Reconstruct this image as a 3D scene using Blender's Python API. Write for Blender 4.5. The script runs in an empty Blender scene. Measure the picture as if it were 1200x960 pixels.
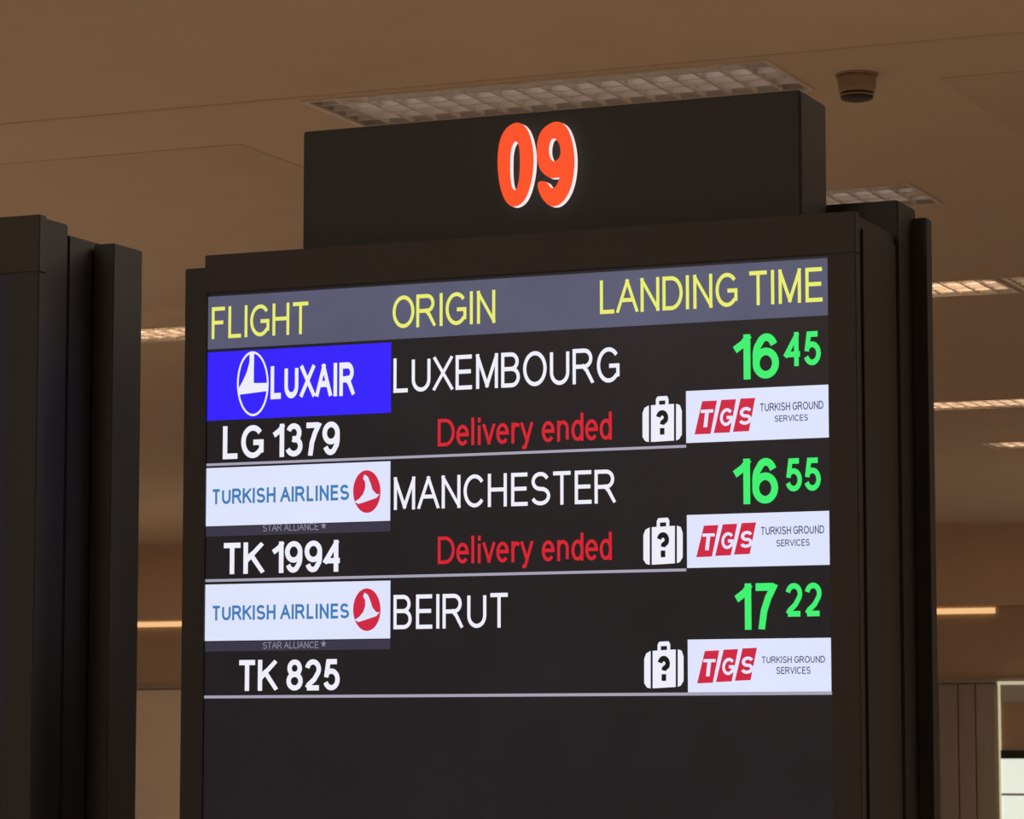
import bpy, bmesh, math, random
from mathutils import Vector, Matrix
random.seed(3)
S = bpy.context.scene
COL = S.collection

# ---------------------------------------------------------------- camera
FPX, HOR, YAW = 3680.0, 868.0, 23.2
EYE = Vector((2.5, -6.2, 1.6))
pit = math.atan((HOR - 480) / FPX); yw = math.radians(YAW)
cd = bpy.data.cameras.new('camera'); cam = bpy.data.objects.new('camera', cd); COL.objects.link(cam)
cam.location = EYE; cam.rotation_euler = (math.pi / 2 + pit, 0, yw)
cd.sensor_width = 36; cd.lens = 36 * FPX / 1200; cd.clip_end = 300; cd.clip_start = .1
cd.dof.use_dof = True; cd.dof.focus_distance = 7.0; cd.dof.aperture_fstop = 26
S.camera = cam
CF = Vector((-math.sin(yw) * math.cos(pit), math.cos(yw) * math.cos(pit), math.sin(pit)))
CR = Vector((math.cos(yw), math.sin(yw), 0)); CU = CR.cross(CF)
def at(x, y, Y=0.0):                       # where the sight line of a measured point meets the plane y = Y
    d = CF + CR * ((x - 600) / FPX) + CU * ((480 - y) / FPX)
    return EYE + d * ((Y - EYE.y) / d.y)
def atx(x, y, X):
    d = CF + CR * ((x - 600) / FPX) + CU * ((480 - y) / FPX)
    return EYE + d * ((X - EYE.x) / d.x)

# ---------------------------------------------------------------- world, lights, exposure
w = bpy.data.worlds.new('world'); S.world = w; w.use_nodes = True
w.node_tree.nodes['Background'].inputs[0].default_value = (.5, .38, .28, 1)
w.node_tree.nodes['Background'].inputs[1].default_value = .1
S.view_settings.view_transform = 'Standard'; S.view_settings.look = 'None'
S.view_settings.exposure = 0; S.view_settings.gamma = 1; S.view_settings.use_curve_mapping = False
def area(name, loc, sx, sy, power, col=(1, .84, .69)):
    l = bpy.data.lights.new(name, 'AREA'); l.shape = 'RECTANGLE'; l.size = sx; l.size_y = sy
    l.energy = power; l.color = col
    o = bpy.data.objects.new(name, l); o.location = loc; COL.objects.link(o); return o
for X, Y, P_ in [(-13, 14, 300), (9, 34, 500), (-18, 4, 280), (.5, 5, 310), (-28, 20, 700), (-36, 34, 500), (-4, 42, 300), (-24, 42, 250), (-2.5, -9, 480), (14, -5, 500), (22, 16, 1000)]:
    area('fill_light', (X, Y, 5.5), 2, 8, P_)  # added fill lights without fixtures, brightening ceiling, far wall and board fronts

# ---------------------------------------------------------------- materials
def lin(c):
    return tuple((v / 255 / 12.92) if v / 255 <= .04045 else ((v / 255 + .055) / 1.055) ** 2.4 for v in c) + (1,)
def mat(name, rgb, rough=.5, metal=0, noise=.0, scale=8, bump=0, stretch=(1, 1, 1), emit=None, es=1, spec=None):
    m = bpy.data.materials.new(name); m.use_nodes = True; nt = m.node_tree; b = nt.nodes['Principled BSDF']
    base = lin(rgb)
    b.inputs['Base Color'].default_value = base
    b.inputs['Roughness'].default_value = rough; b.inputs['Metallic'].default_value = metal
    if spec is not None: b.inputs['Specular IOR Level'].default_value = spec
    if noise or bump:
        tc = nt.nodes.new('ShaderNodeTexCoord'); mp = nt.nodes.new('ShaderNodeMapping')
        mp.inputs['Scale'].default_value = stretch
        nz = nt.nodes.new('ShaderNodeTexNoise'); nz.inputs['Scale'].default_value = scale; nz.inputs['Detail'].default_value = 4
        nt.links.new(tc.outputs['Object'], mp.inputs[0]); nt.links.new(mp.outputs[0], nz.inputs[0])
        if noise:
            mx = nt.nodes.new('ShaderNodeMix'); mx.data_type = 'RGBA'
            mx.inputs[6].default_value = tuple(v * (1 - noise) for v in base[:3]) + (1,)
            mx.inputs[7].default_value = tuple(min(1, v * (1 + noise)) for v in base[:3]) + (1,)
            nt.links.new(nz.outputs['Fac'], mx.inputs[0]); nt.links.new(mx.outputs[2], b.inputs['Base Color'])
        if bump:
            bp = nt.nodes.new('ShaderNodeBump'); bp.inputs['Strength'].default_value = bump; bp.inputs['Distance'].default_value = .01
            nt.links.new(nz.outputs['Fac'], bp.inputs['Height']); nt.links.new(bp.outputs[0], b.inputs['Normal'])
    if emit:
        b.inputs['Emission Color'].default_value = lin(emit); b.inputs['Emission Strength'].default_value = es
    return m
def glow(name, rgb, es=1.0, vary=0, rough=.4):
    m = mat(name, (8, 8, 9), rough, spec=.2, emit=rgb, es=es)
    if vary:                                # LCD unevenness: faint blotches in the backlight
        nt = m.node_tree; b = nt.nodes['Principled BSDF']
        tc = nt.nodes.new('ShaderNodeTexCoord'); nz = nt.nodes.new('ShaderNodeTexNoise'); nz.inputs['Scale'].default_value = 5
        nz.inputs['Detail'].default_value = 3
        mx = nt.nodes.new('ShaderNodeMix'); mx.data_type = 'RGBA'; e = lin(rgb)
        mx.inputs[6].default_value = tuple(v * (1 - vary) for v in e[:3]) + (1,)
        mx.inputs[7].default_value = tuple(v * (1 + vary) for v in e[:3]) + (1,)
        nt.links.new(tc.outputs['Object'], nz.inputs[0]); nt.links.new(nz.outputs['Fac'], mx.inputs[0])
        nt.links.new(mx.outputs[2], b.inputs['Emission Color'])
    return m
M = dict(
    ceiling=mat('painted_ceiling', (206, 184, 160), .9, noise=.06, scale=1.2),
    panel=mat('ceiling_panel', (200, 178, 154), .9, noise=.05, scale=1.5),
    wall=mat('brown_wall', (176, 146, 118), .7, noise=.08, scale=1.5, stretch=(1, 1, .3)),
    fascia=mat('painted_fascia', (206, 176, 148), .7, noise=.06, scale=1.2),
    wall_pale=mat('pale_wall', (214, 192, 168), .7, noise=.07, scale=1.5),
    wood=mat('brown_wall_panel', (148, 130, 118), .55, noise=.14, scale=3, stretch=(3, 3, .2)),
    pillar=mat('pillar_cladding', (140, 122, 106), .5, noise=.1, scale=2),
    floor=mat('stone_floor', (192, 182, 170), .35, noise=.1, scale=2),
    bronze=mat('dark_bronze_paint', (33, 25, 23), .65, noise=.1, scale=5),
    black=mat('black_cladding', (22, 21, 20), .65, noise=.12, scale=6, stretch=(2, 2, .3)),
    edge=mat('dark_olive_paint', (32, 28, 22), .65, noise=.1, scale=5),
    seam=mat('black_gap', (14, 13, 12), .6, noise=.1),
    louvre=mat('painted_louvre', (222, 212, 200), .3, .2, noise=.05, scale=20),
    lamp_box=mat('lamp_housing', (150, 140, 128), .5, noise=.05),
    tube=mat('lamp_tube', (220, 220, 230), .3, emit=(240, 225, 225), es=2.0, noise=.02),
    tube_warm=mat('warm_lamp_tube', (220, 210, 190), .3, emit=(255, 222, 190), es=13, noise=.02),
    cove=mat('cove_light', (120, 110, 95), .4, emit=(255, 200, 140), es=.9, noise=.02),
    det=mat('beige_plastic', (150, 128, 104), .5, noise=.04),
    det_dark=mat('dark_plastic', (48, 36, 28), .5, noise=.1),
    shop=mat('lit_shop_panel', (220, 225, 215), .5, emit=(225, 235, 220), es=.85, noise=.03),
    shop_strip=mat('lit_edge', (220, 225, 210), .5, emit=(200, 195, 165), es=.7, noise=.03),
    metal=mat('brushed_trim', (190, 185, 170), .35, .6, noise=.05),
    dark=mat('dark_recess', (30, 24, 18), .6, noise=.1),
    lcd=glow('screen_black', (30, 27, 30), 1, .25, .35),
    bar=glow('header_grey', (86, 88, 112), 1, .22),
    yellow=glow('header_yellow', (232, 236, 110)),
    white=glow('screen_white', (238, 238, 250)),
    red=glow('screen_red', (214, 30, 48)),
    green=glow('screen_green', (60, 240, 112)),
    blue=glow('screen_blue', (50, 30, 252), 1, .06),
    card=glow('card_white', (222, 228, 252), 1, .05),
    crimson=glow('logo_red', (206, 36, 66)),
    azure=glow('letter_blue', (62, 124, 180)),
    navy=glow('letter_navy', (70, 74, 120)),
    rule=glow('rule_grey', (164, 162, 182)),
    strip=glow('strip_grey', (56, 53, 70)),
    tiny=glow('tiny_grey', (140, 138, 158)),
    ink=glow('icon_black', (18, 17, 20)),
    orange=glow('sign_orange', (252, 78, 32), 1, .06),
    signwhite=glow('sign_white', (255, 236, 236), 1.0),
)

# ---------------------------------------------------------------- helpers
def link(name, me, m=None, parent=None):
    o = bpy.data.objects.new(name, me); COL.objects.link(o)
    if m: me.materials.append(m)
    if parent: o.parent = parent
    return o
def box_bm(bm, x0, x1, y0, y1, z0, z1):
    v = [bm.verts.new(p) for p in ((x0, y0, z0), (x1, y0, z0), (x1, y1, z0), (x0, y1, z0), (x0, y0, z1), (x1, y0, z1), (x1, y1, z1), (x0, y1, z1))]
    for f in ((3, 2, 1, 0), (4, 5, 6, 7), (0, 1, 5, 4), (1, 2, 6, 5), (2, 3, 7, 6), (3, 0, 4, 7)):
        bm.faces.new([v[i] for i in f])
def obj(name, bm, m, parent=None, bevel=0):
    if bevel: bmesh.ops.bevel(bm, geom=bm.edges[:], offset=bevel, segments=2, affect='EDGES')
    me = bpy.data.meshes.new(name); bm.to_mesh(me); bm.free(); return link(name, me, m, parent)
def box(name, x0, x1, y0, y1, z0, z1, m, parent=None, bevel=0):
    bm = bmesh.new(); box_bm(bm, x0, x1, y0, y1, z0, z1); return obj(name, bm, m, parent, bevel)
def empty(name, loc, label, cat, group=None):
    o = bpy.data.objects.new(name, None); COL.objects.link(o); o.location = loc; o.empty_display_size = .2
    o['label'] = label; o['category'] = cat
    if group: o['group'] = group
    return o
def structure(o): o['kind'] = 'structure'; return o
def copy_tree(o, parent=None):
    c = o.copy(); COL.objects.link(c)
    if parent: c.parent = parent
    for ch in [q for q in o.children]: copy_tree(ch, c)
    return c
def loops_mesh(name, loops, y0, y1, m, parent, side=None):
    """prism of polygon loops (outer + holes) given as (x, z) lists, front at y0, back at y1"""
    cu = bpy.data.curves.new(name, 'CURVE'); cu.dimensions = '2D'; cu.fill_mode = 'BOTH'
    cu.extrude = abs(y1 - y0) / 2
    for L in loops:
        sp = cu.splines.new('POLY'); sp.points.add(len(L) - 1); sp.use_cyclic_u = True
        for p, (x, z) in zip(sp.points, L): p.co = (x, z, 0, 1)
    return curve_to(name, cu, (y0 + y1) / 2, m, parent, side)
def curve_to(name, cu, ymid, m, parent, side=None, fit=None):
    tmp = bpy.data.objects.new('tmp', cu); COL.objects.link(tmp)
    bpy.context.view_layer.update()
    dg = bpy.context.evaluated_depsgraph_get()
    me = bpy.data.meshes.new_from_object(tmp.evaluated_get(dg)); bpy.data.objects.remove(tmp)
    me.name = name
    if fit:
        x0, x1, z0, z1 = fit
        xs = [v.co.x for v in me.vertices]; ys = [v.co.y for v in me.vertices]
        ax, bx, ay, by = min(xs), max(xs), min(ys), max(ys)
        for v in me.vertices:
            v.co.x = x0 + (v.co.x - ax) / (bx - ax) * (x1 - x0); v.co.y = z0 + (v.co.y - ay) / (by - ay) * (z1 - z0)
    for v in me.vertices:
        x, y, z = v.co; v.co = (x, ymid - z, y)
    me.materials.clear(); me.materials.append(m)
    if side:
        me.materials.append(side); me.update()
        for p in me.polygons:
            if abs(p.normal.y) < .5: p.material_index = 1
    return link(name, me, None, parent)

# ---------------------------------------------------------------- the setting
CZ = 5.6
WY = 50.8
# luminaires: (x0, x1, y0) in rows; each sits in an opening of the ceiling
LW, LD, CELL = 3.02, .86, .1689
rows = [(-6.34, 11.16), (-1.2, 11.22), (-11.6, 11.22),
        (-6.72, 15.5), (-1.5, 15.5), (-11.9, 15.5),
        (-7.34, 20.3), (-14.9, 20.3), (-4.2, 20.3), (-11.25, 20.1),
        (-9.3, 29.85), (-8.3, 35.1), (-14.5, 29.85)]
rows = [r for r in rows if r not in ((-11.25, 20.1), (-14.5, 29.85), (-1.2, 11.22), (-11.6, 11.22), (-1.5, 15.5), (-11.9, 15.5))]
xs = sorted({-60, 30} | {round(r[0], 3) for r in rows} | {round(r[0] + LW, 3) for r in rows})
ys = sorted({-16, WY} | {round(r[1], 3) for r in rows} | {round(r[1] + LD, 3) for r in rows})
bm = bmesh.new(); vg = {}
def gv(x, y):
    if (x, y) not in vg: vg[(x, y)] = bm.verts.new((x, y, CZ))
    return vg[(x, y)]
for i in range(len(xs) - 1):
    for j in range(len(ys) - 1):
        cx, cy = (xs[i] + xs[i + 1]) / 2, (ys[j] + ys[j + 1]) / 2
        if any(r[0] < cx < r[0] + LW and r[1] < cy < r[1] + LD for r in rows): continue
        bm.faces.new([gv(xs[i], ys[j]), gv(xs[i], ys[j + 1]), gv(xs[i + 1], ys[j + 1]), gv(xs[i + 1], ys[j])])
r_ = bmesh.ops.extrude_face_region(bm, geom=bm.faces[:])
for v in r_['geom']:
    if isinstance(v, bmesh.types.BMVert): v.co.z += .35
bmesh.ops.recalc_face_normals(bm, faces=bm.faces[:])
ceiling = structure(obj('ceiling', bm, M['ceiling']))
# shallow flush panels on the ceiling, either side of the lamp bay
for (a, b, c, d) in [(-12.6, -7.4, 12.25, 19.2), (-2.5, 2.8, 12.05, 19.2), (-18.6, -13.2, 12.25, 19.2)]:
    box('ceiling_panel', a, b, c, d, CZ - .005, CZ + .02, M['panel'], ceiling)
box('ceiling_joint', -60, 30, 11.02, 11.08, CZ - .005, CZ + .02, M['panel'], ceiling)
structure(box('floor', -60, 30, -16, WY, -.2, 0, M['floor']))

structure(box('wall_front', -60, 30, -16.4, -16, 0, CZ + .35, M['wall']))
structure(box('wall_left', -60.4, -60, -16, WY, 0, CZ + .35, M['wall']))
structure(box('wall_right', 30, 30.4, -16, WY, 0, CZ + .35, M['wall']))
wall = structure(box('wall_back', -60, 30, WY, WY + .4, 0, CZ + .35, M['wall']))
# projecting fascia with a cove light below it, door-head ledge, pale lower wall on the left, panels on the right
box('fascia', -60, 30, WY - .10, WY, 4.08, CZ, M['fascia'], wall)
box('cove_light', -60, -12.2, WY - .06, WY, 3.94, 4.045, M['cove'], wall)
box('ledge', -60, 30, WY - .12, WY, 2.66, 2.74, M['wood'], wall)
box('lower_wall', -60, -16, WY - .05, WY, 0, 2.64, M['wall_pale'], wall)
x = -16
for wd in (.95, .9, .85, .38, .33, .38):
    box('wall_panel', x + .015, x + wd - .015, WY - .05, WY, .02, 2.64, M['wood'], wall); x += wd
X0 = x
# ---------------------------------------------------------------- shop unit at the far right
sh = empty('shop_unit', (-11, WY - .1, 0), 'lit shop unit on the far wall, pale glowing counter under a brown fascia, bottom right', 'shop')
def lb(name, x0, x1, y0, y1, z0, z1, m, root, bevel=0):
    o = box(name, x0 - root.location.x, x1 - root.location.x, y0 - root.location.y, y1 - root.location.y, z0 - root.location.z, z1 - root.location.z, m, root, bevel); return o
SY = WY - .3
lb('side_frame', -12.10, -12.06, SY, SY + .3, 0, 2.62, M['shop_strip'], sh)
lb('head_trim', -12.105, -6, SY - .02, SY + .3, 2.62, 2.68, M['shop_strip'], sh)
lb('head_panel', -12.06, -6, SY + .02, SY + .3, 2.30, 2.62, M['metal'], sh)
lb('fascia_panel', -12.06, -6, SY + .04, SY + .3, 1.42, 2.30, M['wall'], sh)
lb('shelf', -12.06, -6, SY - .02, SY + .3, 1.27, 1.42, M['dark'], sh)
lb('counter_panel', -12.06, -6, SY + .02, SY + .3, .64, 1.27, M['shop'], sh)
lb('counter_panel', -12.06, -6, SY + .02, SY + .3, .05, .60, M['shop'], sh)
lb('counter_rail', -12.06, -6, SY, SY + .3, .60, .64, M['metal'], sh)
lb('plinth', -12.06, -6, SY + .02, SY + .3, 0, .05, M['dark'], sh)

# ---------------------------------------------------------------- recessed louvre luminaires
def luminaire(x0, y0, label, warm=False, light=0):
    t = empty('louvre_light', (x0, y0, CZ), label, 'ceiling light', 'louvred ceiling lights')
    H = .16
    bm = bmesh.new()
    box_bm(bm, 0, LW, 0, LD, H + .03, H + .05)
    for a in ((0, .012, 0, LD), (LW - .012, LW, 0, LD), (.012, LW - .012, 0, .012), (.012, LW - .012, LD - .012, LD)):
        box_bm(bm, a[0], a[1], a[2], a[3], 0.002, H + .03)
    obj('housing', bm, M['lamp_box'], t)
    bm = bmesh.new()
    for a in ((-.03, LW + .03, -.03, 0.0), (-.03, LW + .03, LD, LD + .03), (-.03, 0.0, 0, LD), (LW, LW + .03, 0, LD)):
        box_bm(bm, a[0], a[1], a[2], a[3], -.012, .0)
    obj('frame', bm, M['louvre'], t)
    # curved (parabolic) blades
    def blade(n, length):
        bm = bmesh.new(); prof = [(-.012, .0), (-.006, .03), (-.002, .075), (.002, .075), (.006, .03), (.012, .0)]
        A = [bm.verts.new((0, p[0], p[1])) for p in prof]; B = [bm.verts.new((length, p[0], p[1])) for p in prof]
        for i in range(6):
            j = (i + 1) % 6; bm.faces.new([A[i], A[j], B[j], B[i]])
        bm.faces.new(A[::-1]); bm.faces.new(B); me = bpy.data.meshes.new('blade'); bm.to_mesh(me); bm.free()
        me.materials.append(M['louvre']); return me
    ml, mc = blade('l', LW - .03), blade('c', LD - .03)
    for k in range(1, 5):
        o = link('long_blade', ml, None, t); o.location = (.015, LD * k / 5, .0)
    for k in range(1, 18):
        o = link('cross_blade', mc, None, t); o.rotation_euler = (0, 0, math.pi / 2); o.location = (LW * k / 18, .015, .0)
    for k in range(3):  # tube glow is added to brighten the blades and far rows
        bm = bmesh.new()
        bmesh.ops.create_cone(bm, segments=10, radius1=.014, radius2=.014, depth=LW - .2, cap_ends=True)
        bmesh.ops.rotate(bm, verts=bm.verts, matrix=Matrix.Rotation(math.pi / 2, 3, 'Y'))
        bmesh.ops.translate(bm, verts=bm.verts, vec=(LW / 2, LD * (k + .5) / 3, H - .02))
        obj('lamp_tube', bm, M['tube_warm' if warm else 'tube'], t)
    return t
names = ['long silver louvre light above the dark number box, nearest of the ceiling lights',
         'louvre light in the second row, its end showing right of the number box',
         'louvre light behind the big board at its right shoulder, third row back',
         'louvre light in the third row, seen in the gap between the two boards',
         'short bright piece of louvre light at the right frame edge, third row back',
         'thin bright louvre light in the fourth row at the right edge',
         'farthest louvre light, a faint thin line at the right edge']
for i, (r, n) in enumerate(zip(rows, names)): luminaire(r[0], r[1], n, warm=i >= 2)

# ---------------------------------------------------------------- ceiling detector
dp = (-2.93, 11.75, CZ)
dt = empty('smoke_detector', dp, 'small beige drum-shaped detector hanging from the ceiling right of the number box', 'detector')
def lathe(name, prof, m, parent, seg=32):
    bm = bmesh.new(); rings = []
    for r, z in prof: rings.append([bm.verts.new((r * math.cos(2 * math.pi * k / seg), r * math.sin(2 * math.pi * k / seg), z)) for k in range(seg)])
    for a, b in zip(rings, rings[1:]):
        for k in range(seg): bm.faces.new([a[k], a[(k + 1) % seg], b[(k + 1) % seg], b[k]])
    bm.faces.new(rings[0]); bm.faces.new(rings[-1][::-1])
    bmesh.ops.recalc_face_normals(bm, faces=bm.faces[:])
    me = bpy.data.meshes.new(name); bm.to_mesh(me); bm.free()
    for p in me.polygons: p.use_smooth = len(p.vertices) == 4
    return link(name, me, m, parent)
lathe('mounting_ring', [(.128, -.012), (.13, 0), (.128, .005)][::-1] + [], M['det'], dt)
lathe('body', [(.12, -.012), (.118, -.03), (.112, -.09), (.105, -.115)], M['det'], dt)
lathe('sensor_slot', [(.098, -.115), (.098, -.128)], M['det_dark'], dt)
lathe('sensor_ring', [(.104, -.128), (.103, -.138)], M['det'], dt)
lathe('sensor_cap', [(.098, -.138), (.095, -.152), (.07, -.16)], M['det_dark'], dt)

# ---------------------------------------------------------------- main arrivals board
root = empty('arrivals_board', (-.15, 0, 0), 'large dark baggage claim board with lit flight list and orange 09 on top', 'information board')
def L(name, x0, x1, y0, y1, z0, z1, m, parent=root, bevel=0):
    return box(name, x0 + .15, x1 + .15, y0, y1, z0, z1, m, parent, bevel)
XL, XR, ZT = -.915, .618, 2.694
sx0, sx1 = -.908, .556
szt, szb = 2.606, 1.10
# housing body behind the screen and frame
L('housing', XL + .004, XR - .004, .03, .30, 0, ZT - .004, M['black'], bevel=.003)
L('rear_housing', -.70, XR + .004, .303, .44, 0, 2.765, M['black'], bevel=.003)
L('top_bezel', XL, XR, 0, .029, szt + .0, ZT, M['bronze'], bevel=.002)
L('right_bezel', sx1, XR, 0, .029, szb, szt, M['bronze'], bevel=.002)
L('left_bezel', XL, sx0, 0, .029, szb, szt, M['seam'])
L('base_panel', XL, XR, 0, .029, 0, szb, M['bronze'], bevel=.002)
L('left_wing', -.972, XL - .002, .012, .06, 0, 2.668, M['edge'], bevel=.002)
L('right_wing', XR + .006, .657, .40, .445, 0, 2.739, M['black'], bevel=.002)
L('side_panel', XR - .003, XR + .001, .05, .29, .05, ZT - .03, M['black'])
L('number_box', -.728, .461, .12, .30, ZT, 2.986, M['black'], bevel=.003)
nb = [o for o in root.children if o.name.startswith('number_box')][0]
L('box_end_panel', .461, .463, .125, .295, ZT + .005, 2.981, M['bronze'])
screen = L('screen', sx0, sx1, .006, .029, szb, szt, M['lcd'])

# screen contents: everything sits a hair in front of the screen face (y = .006)
LY = .006
ox = -.15
def rect(name, tl, tr, bl, br, m, lay=1):
    P = [at(*q) for q in (tl, tr, bl, br)]
    x0 = (P[0].x + P[2].x) / 2; x1 = (P[1].x + P[3].x) / 2; z1 = (P[0].z + P[1].z) / 2; z0 = (P[2].z + P[3].z) / 2
    x0 = max(x0, sx0); x1 = min(x1, sx1)
    return box(name, x0 - ox, x1 - ox, LY - .0006 * lay, LY - .0006 * (lay - 1), z0, z1, m, screen)
def arc(cx, cy, rx, ry, a0, a1, n=None):
    n = n or max(4, int(abs(a1 - a0) / 15))
    return [(cx + rx * math.cos(math.radians(a0 + (a1 - a0) * k / n)), cy + ry * math.sin(math.radians(a0 + (a1 - a0) * k / n))) for k in range(n + 1)]
# grotesque letter skeletons: width, strokes (cap height 1)
G = {
 'A': (.82, [[(0, 0), (.41, 1), (.82, 0)], [(.14, .36), (.68, .36)]]),
 'B': (.66, [[(0, 0), (0, 1)], [(0, 1), (.36, 1)] + arc(.36, .765, .25, .235, 90, -90)[1:] + [(0, .53)], [(.36, .53)] + arc(.38, .265, .28, .265, 90, -90) + [(0, 0)]]),
 'C': (.78, [arc(.41, .5, .41, .5, 38, 322, 22)]),
 'D': (.74, [[(0, 0), (0, 1), (.3, 1)] + arc(.32, .5, .42, .5, 88, -88, 14) + [(.3, 0), (0, 0)]]),
 'E': (.64, [[(0, 0), (0, 1)], [(0, 1), (.63, 1)], [(0, .52), (.59, .52)], [(0, 0), (.64, 0)]]),
 'F': (.58, [[(0, 0), (0, 1)], [(0, 1), (.58, 1)], [(0, .51), (.5, .51)]]),
 'G': (.82, [arc(.42, .5, .42, .5, 40, 318, 22) + [(.80, .18), (.80, .47), (.44, .47)]]),
 'H': (.68, [[(0, 0), (0, 1)], [(.68, 0), (.68, 1)], [(0, .52), (.68, .52)]]),
 'I': (.0, [[(0, 0), (0, 1)]]),
 'K': (.70, [[(0, 0), (0, 1)], [(.66, 1), (.07, .44)], [(.24, .61), (.70, 0)]]),
 'L': (.56, [[(0, 1), (0, 0), (.56, 0)]]),
 'M': (.80, [[(0, 0), (0, 1), (.40, .04), (.80, 1), (.80, 0)]]),
 'N': (.68, [[(0, 0), (0, 1), (.68, 0), (.68, 1)]]),
 'O': (.86, [arc(.43, .5, .43, .5, 0, 360, 28)]),
 'R': (.74, [[(0, 0), (0, 1)], [(0, 1), (.4, 1)] + arc(.42, .745, .27, .255, 88, -88) + [(.4, .49), (0, .49)], [(.38, .49), (.52, .36), (.74, 0)]]),
 'S': (.70, [arc(.35, .745, .31, .255, 22, 250, 14) + [(.36, .49)] + arc(.355, .25, .345, .25, 68, -160, 14)]),
 'T': (.74, [[(0, 1), (.74, 1)], [(.37, 1), (.37, 0)]]),
 'U': (.68, [[(0, 1), (0, .34)] + arc(.34, .34, .34, .34, 180, 360, 12) + [(.68, 1)]]),
 'V': (.8, [[(0, 1), (.4, 0), (.8, 1)]]),
 'X': (.74, [[(.02, 1), (.74, 0)], [(.72, 1), (0, 0)]]),
 '1': (.27, [[(.27, 0), (.27, 1), (.17, .86), (0, .75)]]),
 '2': (.55, [arc(.275, .72, .265, .28, 170, -30, 12) + [(.34, .33), (.08, .12), (.0, 0), (.55, 0)]]),
 '3': (.55, [arc(.26, .75, .24, .25, 160, -80, 14) + [(.2, .535)], [(.2, .535)] + arc(.265, .27, .285, .27, 80, -160, 14)]),
 '4': (.60, [[(.44, 0), (.44, 1), (0, .32), (.60, .32)]]),
 '5': (.56, [[(.52, 1), (.13, 1), (.05, .50)] + arc(.27, .32, .28, .32, 130, -160, 16)]),
 '6': (.56, [[(.52, .80)] + arc(.30, .72, .22, .28, 35, 130, 6) + arc(.30, .5, .30, .5, 150, 190, 4) + arc(.28, .31, .28, .31, 180, 360, 12) + arc(.28, .31, .28, .31, 0, 170, 12)]),
 '7': (.54, [[(0, 1), (.54, 1), (.38, .72), (.25, .38), (.19, 0)]]),
 '8': (.55, [arc(.275, .76, .235, .24, -90, 270, 18), arc(.275, .265, .275, .265, 90, 450, 18)]),
 '9': (.56, [[(.04, .2)] + arc(.26, .28, .22, .28, 215, 310, 6) + arc(.26, .5, .30, .5, 330, 370, 4) + arc(.28, .69, .28, .31, 0, 360, 22)]),
 'l': (.0, [[(0, 0), (0, 1)]]),
 'i': (.0, [[(0, 0), (0, .66)], [(0, .93), (0, .99)]]),
 'e': (.50, [[(.02, .38), (.50, .38)] + arc(.25, .36, .25, .36, 5, 320, 20)]),
 'v': (.50, [[(0, .72), (.25, 0), (.50, .72)]]),
 'y': (.50, [[(0, .72), (.26, .02)], [(.50, .72), (.24, -.04), (.17, -.24), (.02, -.26)]]),
 'r': (.26, [[(0, 0), (0, .72)], [(0, .45), (.06, .63), (.16, .71), (.26, .68)]]),
 'n': (.44, [[(0, 0), (0, .72)], [(0, .45)] + arc(.22, .47, .22, .25, 160, 0, 9) + [(.44, 0)]]),
 'd': (.46, [[(.46, 0), (.46, 1)], arc(.235, .36, .235, .36, 20, 340, 18)]),
 '?': (.5, [arc(.25, .74, .24, .26, 170, -30, 12) + [(.27, .48), (.25, .38)], [(.25, .06), (.25, .0)]]),
}
def runs(P, t):
    """split a stroke where it turns back sharply; give free ends and split ends square caps"""
    out, cur = [], [P[0]]
    for i in range(1, len(P)):
        if i < len(P) - 1 and len(cur):
            a, b, c = P[i - 1], P[i], P[i + 1]
            u = (b[0] - a[0], b[1] - a[1]); v = (c[0] - b[0], c[1] - b[1])
            d = (u[0] * v[0] + u[1] * v[1]) / max(1e-9, math.hypot(*u) * math.hypot(*v))
            cur.append(b)
            if d < -.2: out.append(cur); cur = [b]
        else: cur.append(P[i])
    out.append(cur); res = []
    for r in out:
        r = [tuple(p) for p in r]
        if math.hypot(r[0][0] - r[-1][0], r[0][1] - r[-1][1]) > t * .1:
            for e, f in ((0, 1), (-1, -2)):
                a, b = r[e], r[f]; dx, dy = a[0] - b[0], a[1] - b[1]; L_ = math.hypot(dx, dy)
                if L_ > 1e-6 and len(r) <= 5 and abs(dy) > .2 * L_: r[e] = (a[0] + dx / L_ * t / 2, a[1] + dy / L_ * t / 2)
        res.append(r)
    return res
def ribbon(bm, P, t, closed=False):
    """flat stroke of width t along P in the (x, y) plane, mitred joins"""
    Q = [P[0]]
    for p in P[1:]:
        if math.hypot(p[0] - Q[-1][0], p[1] - Q[-1][1]) > t * .05: Q.append(p)
    closed = len(Q) > 6 and math.hypot(Q[0][0] - Q[-1][0], Q[0][1] - Q[-1][1]) < t * .1
    if closed: Q = Q[:-1]
    n = len(Q); V = []
    for i in range(n):
        a = Q[i - 1] if (i > 0 or closed) else None; b = Q[(i + 1) % n] if (i < n - 1 or closed) else None; p = Q[i]
        def nrm(u, v):
            d = math.hypot(v[0] - u[0], v[1] - u[1]); return (-(v[1] - u[1]) / d, (v[0] - u[0]) / d)
        if a and b:
            n1, n2 = nrm(a, p), nrm(p, b); sx, sy = n1[0] + n2[0], n1[1] + n2[1]; L_ = math.hypot(sx, sy)
            if L_ < 1e-6: nx, ny = n1
            else:
                sx, sy = sx / L_, sy / L_; k = 1 / max(.38, sx * n1[0] + sy * n1[1]); nx, ny = sx * k, sy * k
        else: nx, ny = nrm(a, p) if a else nrm(p, b)
        V.append((bm.verts.new((p[0] + nx * t / 2, p[1] + ny * t / 2, 0)), bm.verts.new((p[0] - nx * t / 2, p[1] - ny * t / 2, 0))))
    for i in range(n if closed else n - 1):
        u, v = V[i], V[(i + 1) % n]; bm.faces.new([u[0], u[1], v[1], v[0]])
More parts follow.
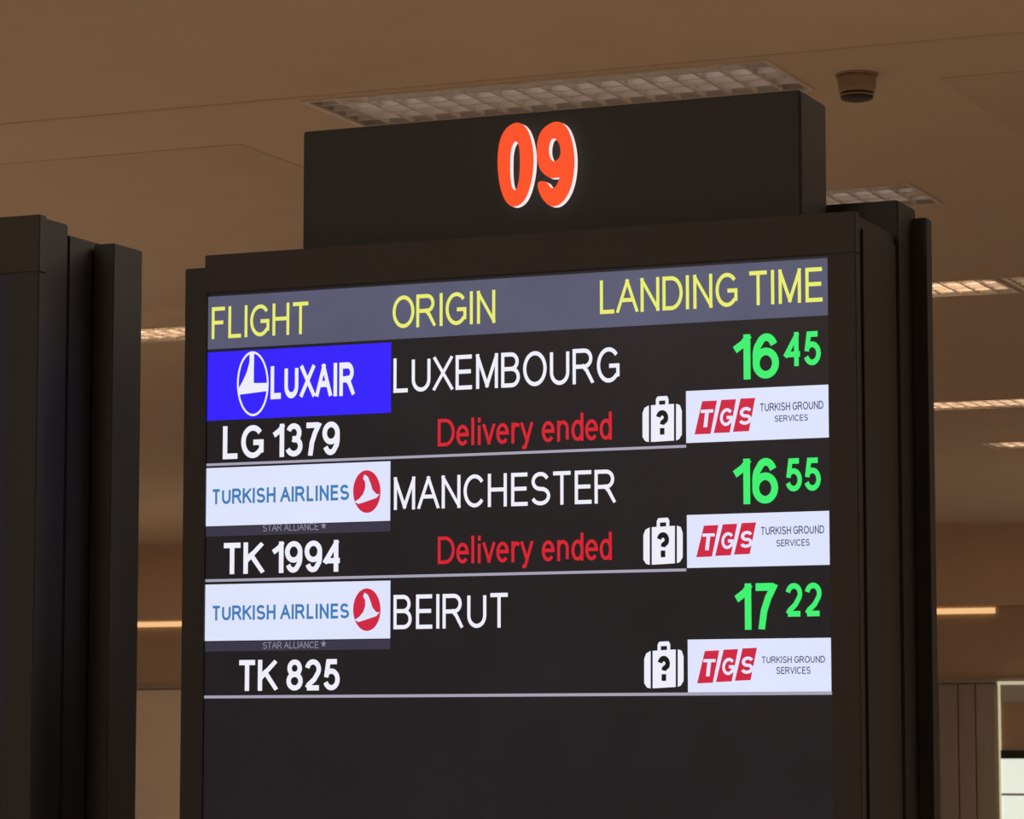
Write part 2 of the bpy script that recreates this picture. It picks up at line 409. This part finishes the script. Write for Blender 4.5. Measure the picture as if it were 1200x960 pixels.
def text(name, s, xa, xb, yt, yb, m, bold=0.0, lay=2, shear=0, space=.30, wt=None):
    """lettering fitted between measured left/right and (at its middle) top/bottom; built from strokes of even weight"""
    xm = (xa + xb) / 2; yc = (yt + yb) / 2
    A, B = at(xa, yc), at(xb, yc); T, Bo = at(xm, yt), at(xm, yb)
    W_, H_ = B.x - A.x, T.z - Bo.z
    desc = .26 if 'y' in s else 0
    t = wt or (.135 + bold * 3.0)
    def bear(ch, side):
        if ch in ('OGC' if side else 'OGCDBRS') or ch in '0235689edSDy': q = .105
        elif ch in 'AVTXK47v1' or (ch in 'LFrE' and side): q = .075
        else: q = .155
        return q + (t - .125) * .55
    bm = bmesh.new(); y_ = LY - .0006 * lay; x0 = 0
    for ch in s:
        if ch == ' ': x0 += .36; continue
        x0 += bear(ch, 0)
        nv = len(bm.verts); ally = [p[1] for st in G[ch][1] for p in st]; hi, lo = max(ally) + t / 2, min(ally) - t / 2
        for st in G[ch][1]:
            for run in runs(st, t):
                ribbon(bm, [(x0 + p[0] + shear * p[1], p[1]) for p in run], t)
        bm.verts.ensure_lookup_table()
        for v in bm.verts[nv:]: v.co.y = max(lo, min(hi, v.co.y))
        x0 += G[ch][0] + bear(ch, 1)
    ax, bx = min(v.co.x for v in bm.verts), max(v.co.x for v in bm.verts)
    ay, by = min(v.co.y for v in bm.verts), max(v.co.y for v in bm.verts)
    for v in bm.verts:
        v.co.x = A.x - ox + (v.co.x - ax) / (bx - ax) * W_; v.co.y = Bo.z + (v.co.y - ay) / (by - ay) * H_
    bmesh.ops.rotate(bm, verts=bm.verts, cent=(0, 0, 0), matrix=Matrix.Rotation(math.pi / 2, 3, 'X'))
    bmesh.ops.translate(bm, verts=bm.verts, vec=(0, y_, 0))
    bmesh.ops.recalc_face_normals(bm, faces=bm.faces[:])
    return obj(name, bm, m, screen)
def pts(poly):
    P = [at(*p) for p in poly]; return [(p.x - ox, p.z) for p in P]
def shape(name, loops, m, lay=2):
    return loops_mesh(name, [pts(l) for l in loops], LY - .0006 * lay, LY - .0006 * (lay - 1), m, screen)
def ell(cx, cy, rx, ry, n=36, rot=0):
    return [(cx + rx * math.cos(2 * math.pi * k / n), cy + ry * math.sin(2 * math.pi * k / n)) for k in range(n)]

rect('header_bar', (239, 350), (971, 299.5), (239, 410), (971, 368.5), M['bar'])
text('header_lettering', 'FLIGHT', 247, 360, 356.5, 394, M['yellow'], .0)
text('header_lettering', 'ORIGIN', 459, 580, 343, 381.5, M['yellow'], .0)
text('header_lettering', 'LANDING TIME', 702, 963, 320.5, 360.5, M['yellow'], .0)
def row_common(city, cx1, ct, cb, hh, mm, hx, ht, hb, mx, mt, mb):
    text('city_lettering', city, 460, cx1, ct, cb, M['white'], .0)
    text('hour_lettering', hh, hx[0], hx[1], ht, hb, M['green'], .022)
    text('minute_lettering', mm, mx[0], mx[1], mt, mb, M['green'], .022)
def bag(x0, x1, y0, y1):
    # suitcase icon: body in three bands, handle, question mark; y0..y1 is the body
    w_ = x1 - x0; k = (y1 - y0) / 45.0; sl = -.06
    def P(u, v): return (x0 + u * w_, y0 + v * (y1 - y0) + (u - .5) * w_ * sl)
    shape('suitcase_icon', [[P(.05, .06), P(.16, 0), P(.16, 1), P(.07, .97), P(0, .85), P(0, .2)]], M['white'])
    shape('suitcase_icon', [[P(.215, 0), P(.80, 0), P(.80, 1), P(.215, 1)]], M['white'])
    shape('suitcase_icon', [[P(.855, 0), P(.95, .04), P(1, .2), P(1, .85), P(.93, .97), P(.855, 1)]], M['white'])
    shape('suitcase_handle', [[P(.34, 0), P(.34, -.15), P(.38, -.23), P(.62, -.23), P(.66, -.15), P(.66, 0), P(.58, 0), P(.58, -.11), P(.42, -.11), P(.42, 0)]], M['white'])
    c = P(.5, .15); d = P(.5, .82)
    text('question_mark', '?', x0 + .35 * w_, x0 + .66 * w_, c[1], d[1], M['ink'], .05, lay=3)
def tgs(x0, x1, yt, yb, l1, l2):
    h = yb - yt; pw = (x1 - x0 - 0) / 3.0
    for k, ch in enumerate('TGS'):
        a = x0 + k * (pw - 1.2); s = -.065 * (k * pw)
        sk = 9
        shape('red_logo_block', [[(a + sk, yt + 3 + s), (a + sk + pw - 6.5, yt + 3 + s - .8), (a + pw - 5, yb + 2 + s - .8), (a, yb + 2 + s)]], M['crimson'], 2)
        text('logo_lettering', ch, a + 7.5, a + pw - 1.5, yt + h * .32 + s, yt + h * .84 + s, M['card'], .03, lay=3, shear=.1)
    text('handler_lettering', 'TURKISH GROUND', l1[0], l1[1], l1[2], l1[3], M['navy'], .014)
    text('handler_lettering', 'SERVICES', l2[0], l2[1], l2[2], l2[3], M['navy'], .014)
def airline_card(card, ty, cy, strip, sy):
    rect('airline_card', *card, M['card'])
    text('airline_lettering', 'TURKISH AIRLINES', 248, 408, ty[0], ty[1], M['azure'], .028)
    shape('round_airline_logo', [ell(428.7, cy, 16, 25)], M['crimson'], 2)
    # the white bird: a narrow neck rising from a broad body, banking to the right
    q = [(426, -20), (430, -17.5), (433, -10), (435.5, -2), (440, 3), (443.5, 3), (440, 7.5), (434, 9.5), (427, 12), (419, 14.5), (414.5, 12), (420, 8.5), (424.5, 3), (427, -4), (427, -11), (424.5, -15.5)]
    shape('bird_emblem', [[(a, cy + b) for a, b in q]], M['card'], 3)
    rect('alliance_strip', *strip, M['strip'])
    text('alliance_lettering', 'STAR ALLIANCE', 307, 372, sy[0], sy[1], M['tiny'], 0)
    xm = 378; ym = sy[0] + 2.5; star = []
    for k in range(10):
        r = (3.6 if k % 2 == 0 else 1.5); star.append((xm + r * math.sin(math.pi * k / 5), ym - r * 1.2 * math.cos(math.pi * k / 5)))
    shape('star_emblem', [star], M['tiny'], 2)
# --- row 1
rect('blue_airline_card', (239, 412), (457, 402), (239, 494.5), (457, 482), M['blue'])
text('airline_lettering', 'LUXAIR', 316, 415, 426.5, 465.5, M['white'], .03)
shape('oval_airline_logo', [ell(295, 449.5, 18.5, 38), ell(295, 449.5, 16.6, 35.5)], M['white'])
shape('arrow_emblem', [[(291.5, 413), (296.5, 413), (296.2, 431), (296, 447.5), (297, 448.8), (313, 448.5), (312.5, 458), (277.5, 462.5), (278.5, 455), (283, 447), (288, 436), (291, 425)]], M['white'])
text('flight_lettering', 'LG 1379', 260, 397, 496.5, 535.5, M['white'], .022)
row_common('LUXEMBOURG', 725, 413, 454, '16', '45', (858, 912), 391, 444, (917, 961), 388.5, 428.5)
text('status_lettering', 'Delivery ended', 512, 716, 486.5, 526.5, M['red'], .004)
bag(752, 798, 474, 517)
rect('handler_card', (803, 458.5), (970, 450), (803, 520), (970, 511.5), M['card'])
tgs(813, 884, 467, 507, (890, 964, 471, 480.5), (907, 946, 486, 493.5))
# --- row 2
airline_card(((239, 549), (456, 540), (239, 617), (456, 610)), (570.5, 588.5), 576, ((239, 618), (456, 611), (239, 629.5), (456, 622)), (613.5, 622))
text('flight_lettering', 'TK 1994', 261, 397, 634.5, 671.5, M['white'], .022)
row_common('MANCHESTER', 721, 554.5, 593.5, '16', '55', (858, 911), 537, 590.5, (920, 961), 536.5, 575.5)
text('status_lettering', 'Delivery ended', 512, 716, 626, 666, M['red'], .004)
bag(753, 799, 617, 661)
rect('handler_card', (804, 604), (971, 598), (804, 666), (971, 661.5), M['card'])
tgs(815, 885, 613, 651, (891, 965, 616.5, 626), (909, 948, 632, 640))
# --- row 3
airline_card(((239, 687), (456, 678.5), (239, 752.5), (456, 747)), (708.5, 726), 714.5, ((239, 753.5), (456, 748), (239, 765), (456, 759.5)), (752, 760))
text('flight_lettering', 'TK 825', 279, 397, 773, 809.5, M['white'], .022)
row_common('BEIRUT', 594, 696, 736.5, '17', '22', (860, 911), 683.5, 738, (920, 962), 683, 722.5)
bag(754, 800, 762, 806)
rect('handler_card', (805, 750.5), (973, 746.5), (805, 812), (973, 810), M['card'])
tgs(816, 886, 760, 799, (892, 966, 769, 777), (909, 949, 781.5, 790))
# separators
rect('separator_line', (236, 545), (803, 519.5), (236, 548.2), (803, 522.5), M['rule'])
rect('separator_line', (236, 682), (803, 663), (236, 685.2), (803, 666.3), M['rule'])
rect('separator_line', (236, 815), (974, 811), (236, 818.5), (974, 814.5), M['rule'])

# --- number 09: raised letters, orange face, white sides
def dig(loops, name):
    BY = .12
    L2 = [[(at(*p, BY).x - ox, at(*p, BY).z) for p in l] for l in loops]
    def smooth(l, it=2):
        for _ in range(it):
            n = []
            for a, b in zip(l, l[1:] + l[:1]):
                n += [(a[0] * .75 + b[0] * .25, a[1] * .75 + b[1] * .25), (a[0] * .25 + b[0] * .75, a[1] * .25 + b[1] * .75)]
            l = n
        return l
    return loops_mesh(name, [smooth(l) for l in L2], BY - .018, BY + .0, M['orange'], nb, side=M['signwhite'])
def z4(l): return [(560 + a / 6.857 + 1.5, 120 + b / 6.857 + 0) for a, b in l]
dig([z4([(240, 215), (325, 165), (400, 200), (445, 300), (468, 450), (455, 620), (405, 790), (325, 855), (255, 835), (205, 740), (178, 600), (172, 450), (190, 310)]),
     z4([(300, 340), (325, 320), (348, 360), (355, 500), (345, 650), (320, 725), (290, 700), (277, 620), (275, 500), (280, 400)])], 'digit')
dig([z4([(560, 200), (640, 160), (715, 185), (765, 280), (795, 440), (785, 620), (740, 760), (670, 840), (600, 850), (540, 800), (500, 720), (492, 650),
         (540, 640), (580, 660), (605, 705), (640, 690), (665, 640), (672, 610), (610, 625), (560, 600), (510, 550), (488, 450), (488, 340), (515, 250)]),
     z4([(600, 310), (630, 300), (665, 330), (682, 400), (670, 460), (630, 490), (600, 470), (583, 400)])], 'digit')

# ---------------------------------------------------------------- second board at the left edge
P = at(47, 251, -.36)
X2 = P.x; Z2 = P.z; Y2 = -.36
r2 = empty('arrivals_board', (X2 - .7, Y2, 0), 'dark baggage claim board cut off by the left frame edge, seen from its side', 'information board')
def yfor(px, py, X): return atx(px, py, X).y
ya = yfor(82, 267, X2); yb = yfor(109, 284, X2)
zb = atx(84, 276, X2).z
wz = at(120, 286, yb).z
wx = at(134, 285, yb).x
yc = yfor(167, 297, wx)
print('board2', X2, Z2, ya, yb, zb, wx, yc, wz)
def K(name, x0, x1, y0, y1, z0, z1, m, bevel=0):
    return box(name, x0 - r2.location.x, x1 - r2.location.x, y0 - Y2, y1 - Y2, z0, z1, m, r2, bevel)
K('housing', X2 - 1.53, X2 - .004, Y2 + .03, ya, 0, Z2 - .004, M['black'], .003)
K('rear_housing', X2 - 1.50, X2 - .002, ya + .002, yb + .1, 0, zb, M['black'], .003)
K('top_bezel', X2 - 1.53, X2, Y2, Y2 + .029, 2.62, Z2, M['bronze'], .002)
K('right_bezel', X2 - .075, X2, Y2, Y2 + .029, 1.1, 2.62, M['black'], .002)
K('left_bezel', X2 - 1.53, X2 - 1.523, Y2, Y2 + .029, 1.1, 2.62, M['seam'])
K('base_panel', X2 - 1.53, X2, Y2, Y2 + .029, 0, 1.1, M['black'], .002)
K('screen', X2 - 1.523, X2 - .075, Y2 + .006, Y2 + .029, 1.1, 2.62, M['lcd'])
K('left_wing', X2 - 1.59, X2 - 1.532, Y2 + .012, Y2 + .06, 0, Z2 - .02, M['edge'], .002)
K('right_wing', X2 + .002, wx, yb, yc, 0, wz, M['black'], .002)
